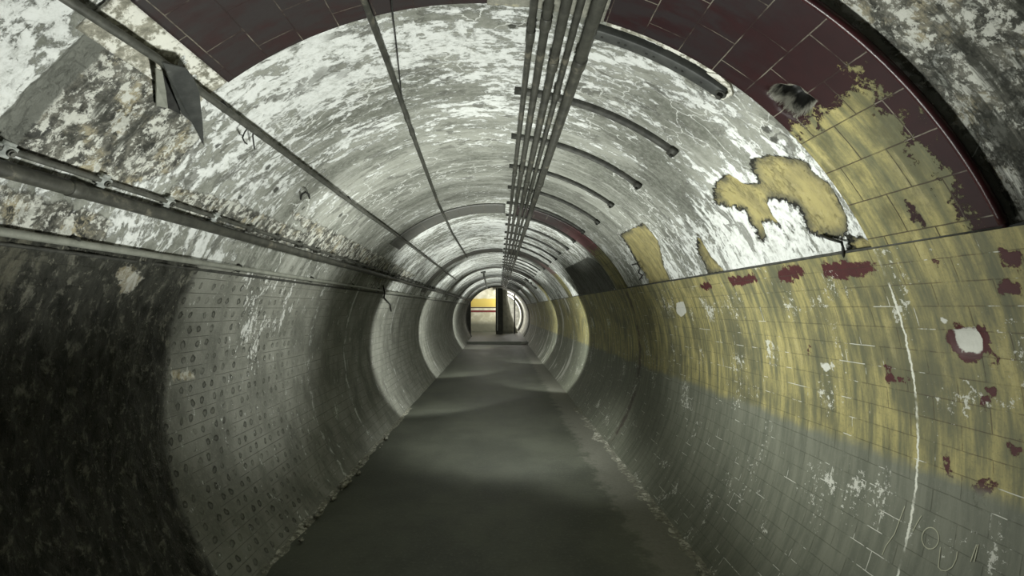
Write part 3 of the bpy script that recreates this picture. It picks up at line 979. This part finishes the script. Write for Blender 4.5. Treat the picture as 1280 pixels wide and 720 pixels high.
# scratched strokes on the grey dado (they belong to the wall)
def strokes(pixlists, w):
    bm = bmesh.new()
    for pl in pixlists:
        pts = densify([SP(a, b, .0132) for a, b in pl], .02)
        rings = []
        for k, p in enumerate(pts):
            d = (pts[min(k + 1, len(pts) - 1)] - pts[max(k - 1, 0)]).normalized()
            n_ = frame(math.degrees(math.atan2(p.z - Z0, p.x - X0)))[2]
            sd = d.cross(n_).normalized() * w
            rings.append([bm.verts.new(q) for q in (p - sd, p - sd * .8 + n_ * .0006, p + sd * .8 + n_ * .0006, p + sd)])
        for a, b in zip(rings, rings[1:]):
            for k in range(3): bm.faces.new((a[k], a[k + 1], b[k + 1], b[k]))
    for f in bm.faces:
        f.normal_update()
    return bm
sx = lambda a, b: (1000 + a * 280 / 1280, 580 + b * 140 / 640)
circ = [sx(745 + 48 * math.cos(t), 425 + 62 * math.sin(t)) for t in np.linspace(0, 2 * PI, 22)]
U_ = [sx(803, 475), sx(790, 590), sx(805, 608), sx(835, 612), sx(870, 590), sx(893, 545), sx(900, 500)]
CHALK = M('scratched_paint', .8); CHALK = CHALK.done((.36, .36, .27))
mesh_obj('scratch_marks', strokes([circ, U_, [sx(1010, 460), sx(975, 560)], [sx(1020, 460), sx(995, 560)], [sx(600, 240), sx(570, 320), sx(540, 400), sx(490, 470), sx(470, 520)],
          [sx(695, 295), sx(665, 345), sx(645, 385)]], .0022), CHALK, wall_right)

# ------------------------------------------------------------------ the cross passage at the far end
def wall_tiles_far():
    m = M('cream_platform_tiles', .4)
    o = m.obj(); s = m.sep(o); z = s[2]; x = s[0]
    n = m.noise(o, 2.2, 7, .65)
    col = m.mix(m.step(n, .4, .65), (.62, .6, .45), (.86, .85, .72))
    col = m.mix(m.step(z, .9, .5), col, m.mix(n, (.18, .18, .14), (.32, .32, .25)))  # dark haze over the wall foot, put into the tile colour
    st = m.mul(m.step(z, 1.36, 1.38), m.step(z, 1.52, 1.50))
    col = m.mix(st, col, (.2, .04, .04))
    ye = m.mul(m.step(z, 1.72, 1.74), m.step(m.add(z, m.mul(n, .1)), 2.36, 2.30))
    col = m.mix(ye, col, (.72, .56, .14))
    ln = m.mul(m.step(z, 1.64, 1.66), m.step(z, 1.73, 1.71))
    col = m.mix(ln, col, (.06, .03, .02))
    return m.done(col, .45)
CREAM = wall_tiles_far()
DARKW = mat_mottle('dark_concrete', (.05, .05, .042), (.09, .09, .075), 6, .8)
MIDW = mat_mottle('grey_render', (.2, .2, .165), (.3, .3, .25), 5, .8)
WHITEW = mat_mottle('white_limewash', (.45, .45, .4), (.8, .8, .74), 4, .85)
def slab(name, c, s, mat):
    bm = bmesh.new(); box(bm, c, s)
    return tag(mesh_obj(name, bm, mat, None, False), None, None, None, 'structure')
slab('wall_back', (-2.0, 33.1, 1.7), (4.2, .2, 3.6), CREAM)
slab('trim_%d' % tn, (0, 34.6, -.02), (7.0, 15.0, .22), FLOOR); tn += 1
slab('trim_%d' % tn, (0, 30.1, 3.5), (7.0, 6.2, .2), DARKW); tn += 1
slab('wall_side', (-3.4, 30.1, 1.7), (.2, 6.2, 3.6), DARKW)
# ring wall round the mouth
bm = bmesh.new()
n = 64
ri = [bm.verts.new((X0 + (R - .03) * math.cos(2 * PI * k / n), YEND, Z0 + (R - .03) * math.sin(2 * PI * k / n))) for k in range(n)]
ro = [bm.verts.new((X0 + 4.2 * math.cos(2 * PI * k / n), YEND, Z0 + 4.2 * math.sin(2 * PI * k / n))) for k in range(n)]
ri2 = [bm.verts.new(v_.co + Vector((0, .25, 0))) for v_ in ri]
for k in range(n):
    q = (k + 1) % n
    bm.faces.new((ri[k], ri[q], ro[q], ro[k])); bm.faces.new((ri[k], ri2[k], ri2[q], ri[q]))
tag(mesh_obj('wall_end', bm, DARKW, None, False), None, None, None, 'structure')
slab('trim_%d' % tn, (-1.86, 28.2, 1.4), (.5, .25, 3.6), DARKW); tn += 1       # left jamb
# pillar with pale strips
root = empty('pillar', 'dark steel pillar with pale edge strips in the far cross passage', 'pillar', (-.06, 29.6, .09))
bm = bmesh.new(); box(bm, (.0, 29.6, 1.65), (.42, .3, 3.1), None, .02); child('pillar_shaft', bm, DARKW, root, False)
bm = bmesh.new(); box(bm, (-.11, 29.43, 1.6), (.05, .03, 2.6), None, .005); child('pale_strip', bm, WHITEW, root, False)
# curved render panel beside the pillar
def at_depth(px, py, y): return Vector(((px - VPX) / FPX * y, y, EYE + (VPY - py) / FPX * y))
bm = bmesh.new()
left_ = [at_depth(627.5, q, 30.6) for q in (362, 376, 390, 404, 425)]
right_ = [at_depth(p_, q, 31.4) for p_, q in ((632, 362), (634, 376), (636.5, 390), (640.5, 404), (646, 425))]
rows = []
for l_, r_ in zip(left_, right_):
    l_.z = r_.z = min(max(l_.z, .08), 3.4)
    rows.append([bm.verts.new(l_.lerp(r_, f) - Vector((0, .22 * math.sin(PI * f), 0))) for f in np.linspace(0, 1, 9)])
for a, b in zip(rows, rows[1:]):
    for k in range(8): bm.faces.new((a[k], a[k + 1], b[k + 1], b[k]))
o = mesh_obj('wall_branch', bm, MIDW); tag(o, None, None, None, 'structure')
s_ = o.modifiers.new('t', 'SOLIDIFY'); s_.thickness = .1
# the right side of the tunnel carries on, limewashed
far = shell('wall_beyond', -40, 100, np.linspace(YEND + .2, 42, 20), WHITEW, lambda u, v: R + 0 * u, {}, .1)
tag(far, None, None, None, 'structure')
rib = shell('trim_%d' % tn, -40, 50, np.linspace(34.2, 35.9, 6), DARKW, lambda u, v: R - .08 + 0 * u, {}, .1); tn += 1
tag(rib, None, None, None, 'structure'); s_ = rib.modifiers.new('t', 'SOLIDIFY'); s_.thickness = .06
slab('trim_%d' % tn, (1.0, 42, 1.2), (3.2, .2, 3.6), WHITEW); tn += 1
bm = bmesh.new(); tube(bm, [(.93, 29.9, .09), (.93, 29.9, 3.4)], .04, 10)
tag(mesh_obj('steel_post', bm, IRON), 'thin dark steel post in the far cross passage right of the pillar', 'post')
# end of the passage behind the viewer
slab('wall_rear', (0, -4.1, 1.2), (4.4, .2, 4.4), DARKW)

# ------------------------------------------------------------------ light
def spot(name, loc, to, power, cone=150, blend=.3, rad_=.08, col=(.97, 1, .86)):
    l = bpy.data.lights.new(name, 'SPOT'); l.energy = power; l.spot_size = RAD(cone); l.spot_blend = blend
    l.shadow_soft_size = rad_; l.color = col
    o = bpy.data.objects.new(name, l); o.location = loc
    o.rotation_euler = (Vector(to) - Vector(loc)).to_track_quat('-Z', 'Y').to_euler()
    COL.objects.link(o); return o
def point(name, loc, power, rad_=.1, col=(1, 1, .93)):
    l = bpy.data.lights.new(name, 'POINT'); l.energy = power; l.shadow_soft_size = rad_; l.color = col
    o = bpy.data.objects.new(name, l); o.location = loc; COL.objects.link(o); return o

# torches carried down the passage, aimed at the vault
TC = (.965, 1, .93)
spot('torch', (-.1, 1.9, .75), (-.3, 1.95, 3), 185, 130, .6, .15, TC)
spot('torch', (.0, 4.2, .7), (.0, 4.5, 3), 185, 110, .7, .15, TC)
for y, p_ in ((6.5, 190), (9.0, 120), (12.0, 170), (15.5, 190), (19.5, 190), (23.5, 100)):
    spot('torch', (-.1, y, .8), (-.1, y + .5, 3), p_, 92, .5, .12, TC)
# torches aimed on down the passage: they make the rings of light on the walls
for x, y, sd, p_ in ((-.5, 7.0, -1, 88), (.5, 9.1, 1, 95), (-.5, 11.2, -1, 100), (.5, 14.0, 1, 75), (-.5, 19.4, -1, 100)):
    spot('torch', (x, y, 1.15), (x + sd * .5, y + .866, 1.1), p_, 122, .28, .12, TC)
# one on the right wall, one on the left
spot('torch', (-.1, 2.6, 1.4), (1.7, 2.5, 1.50), 122, 100, .9, .15, TC)
spot('torch', (-.1, 3.9, 1.4), (1.7, 3.8, 1.5), 72, 96, .9, .15, TC)
spot('torch', (.5, 3.9, 1.75), (-1.7, 3.85, 1.62), 165, 68, 1.0, .15, TC)
# one low over the floor
spot('torch', (.2, 5.5, 1.75), (.15, 6.0, 0), 105, 98, .55, .2, TC)
spot('torch', (.7, 4.6, 1.3), (.85, 4.75, 0), 26, 70, .9, .2, TC)
# unseen fill lights added to brighten the cross passage
point('fill_light', (-1.2, 30.8, 2.9), 125, .25, (1, .97, .85))
point('fill_light', (.75, 32.3, 2.3), 85, .2, (1, .98, .9))
point('fill_light', (.7, 38.4, 2.2), 260, .2, (1, .98, .9))
w = bpy.data.worlds.new('world'); sc.world = w; w.use_nodes = True
w.node_tree.nodes['Background'].inputs[0].default_value = (.9, 1, .9, 1)
w.node_tree.nodes['Background'].inputs[1].default_value = .02

# ------------------------------------------------------------------ camera
cam = bpy.data.cameras.new('camera')
cam.sensor_fit = 'HORIZONTAL'; cam.sensor_width = 36
cam.lens = 36 * FPX / 1280
cam.shift_x = -(VPX - 640) / 1280
cam.shift_y = (VPY - 360) / 1280
cam.clip_start = .05; cam.clip_end = 200
co = bpy.data.objects.new('camera', cam); COL.objects.link(co)
co.location = (0, 0, EYE); co.rotation_euler = (PI / 2, 0, 0)
sc.camera = co
sc.view_settings.view_transform = 'Standard'; sc.view_settings.look = 'None'
sc.view_settings.exposure = 0; sc.view_settings.gamma = 1; sc.view_settings.use_curve_mapping = False
sc.cycles.use_denoising = True
sc.cycles.max_bounces = 6
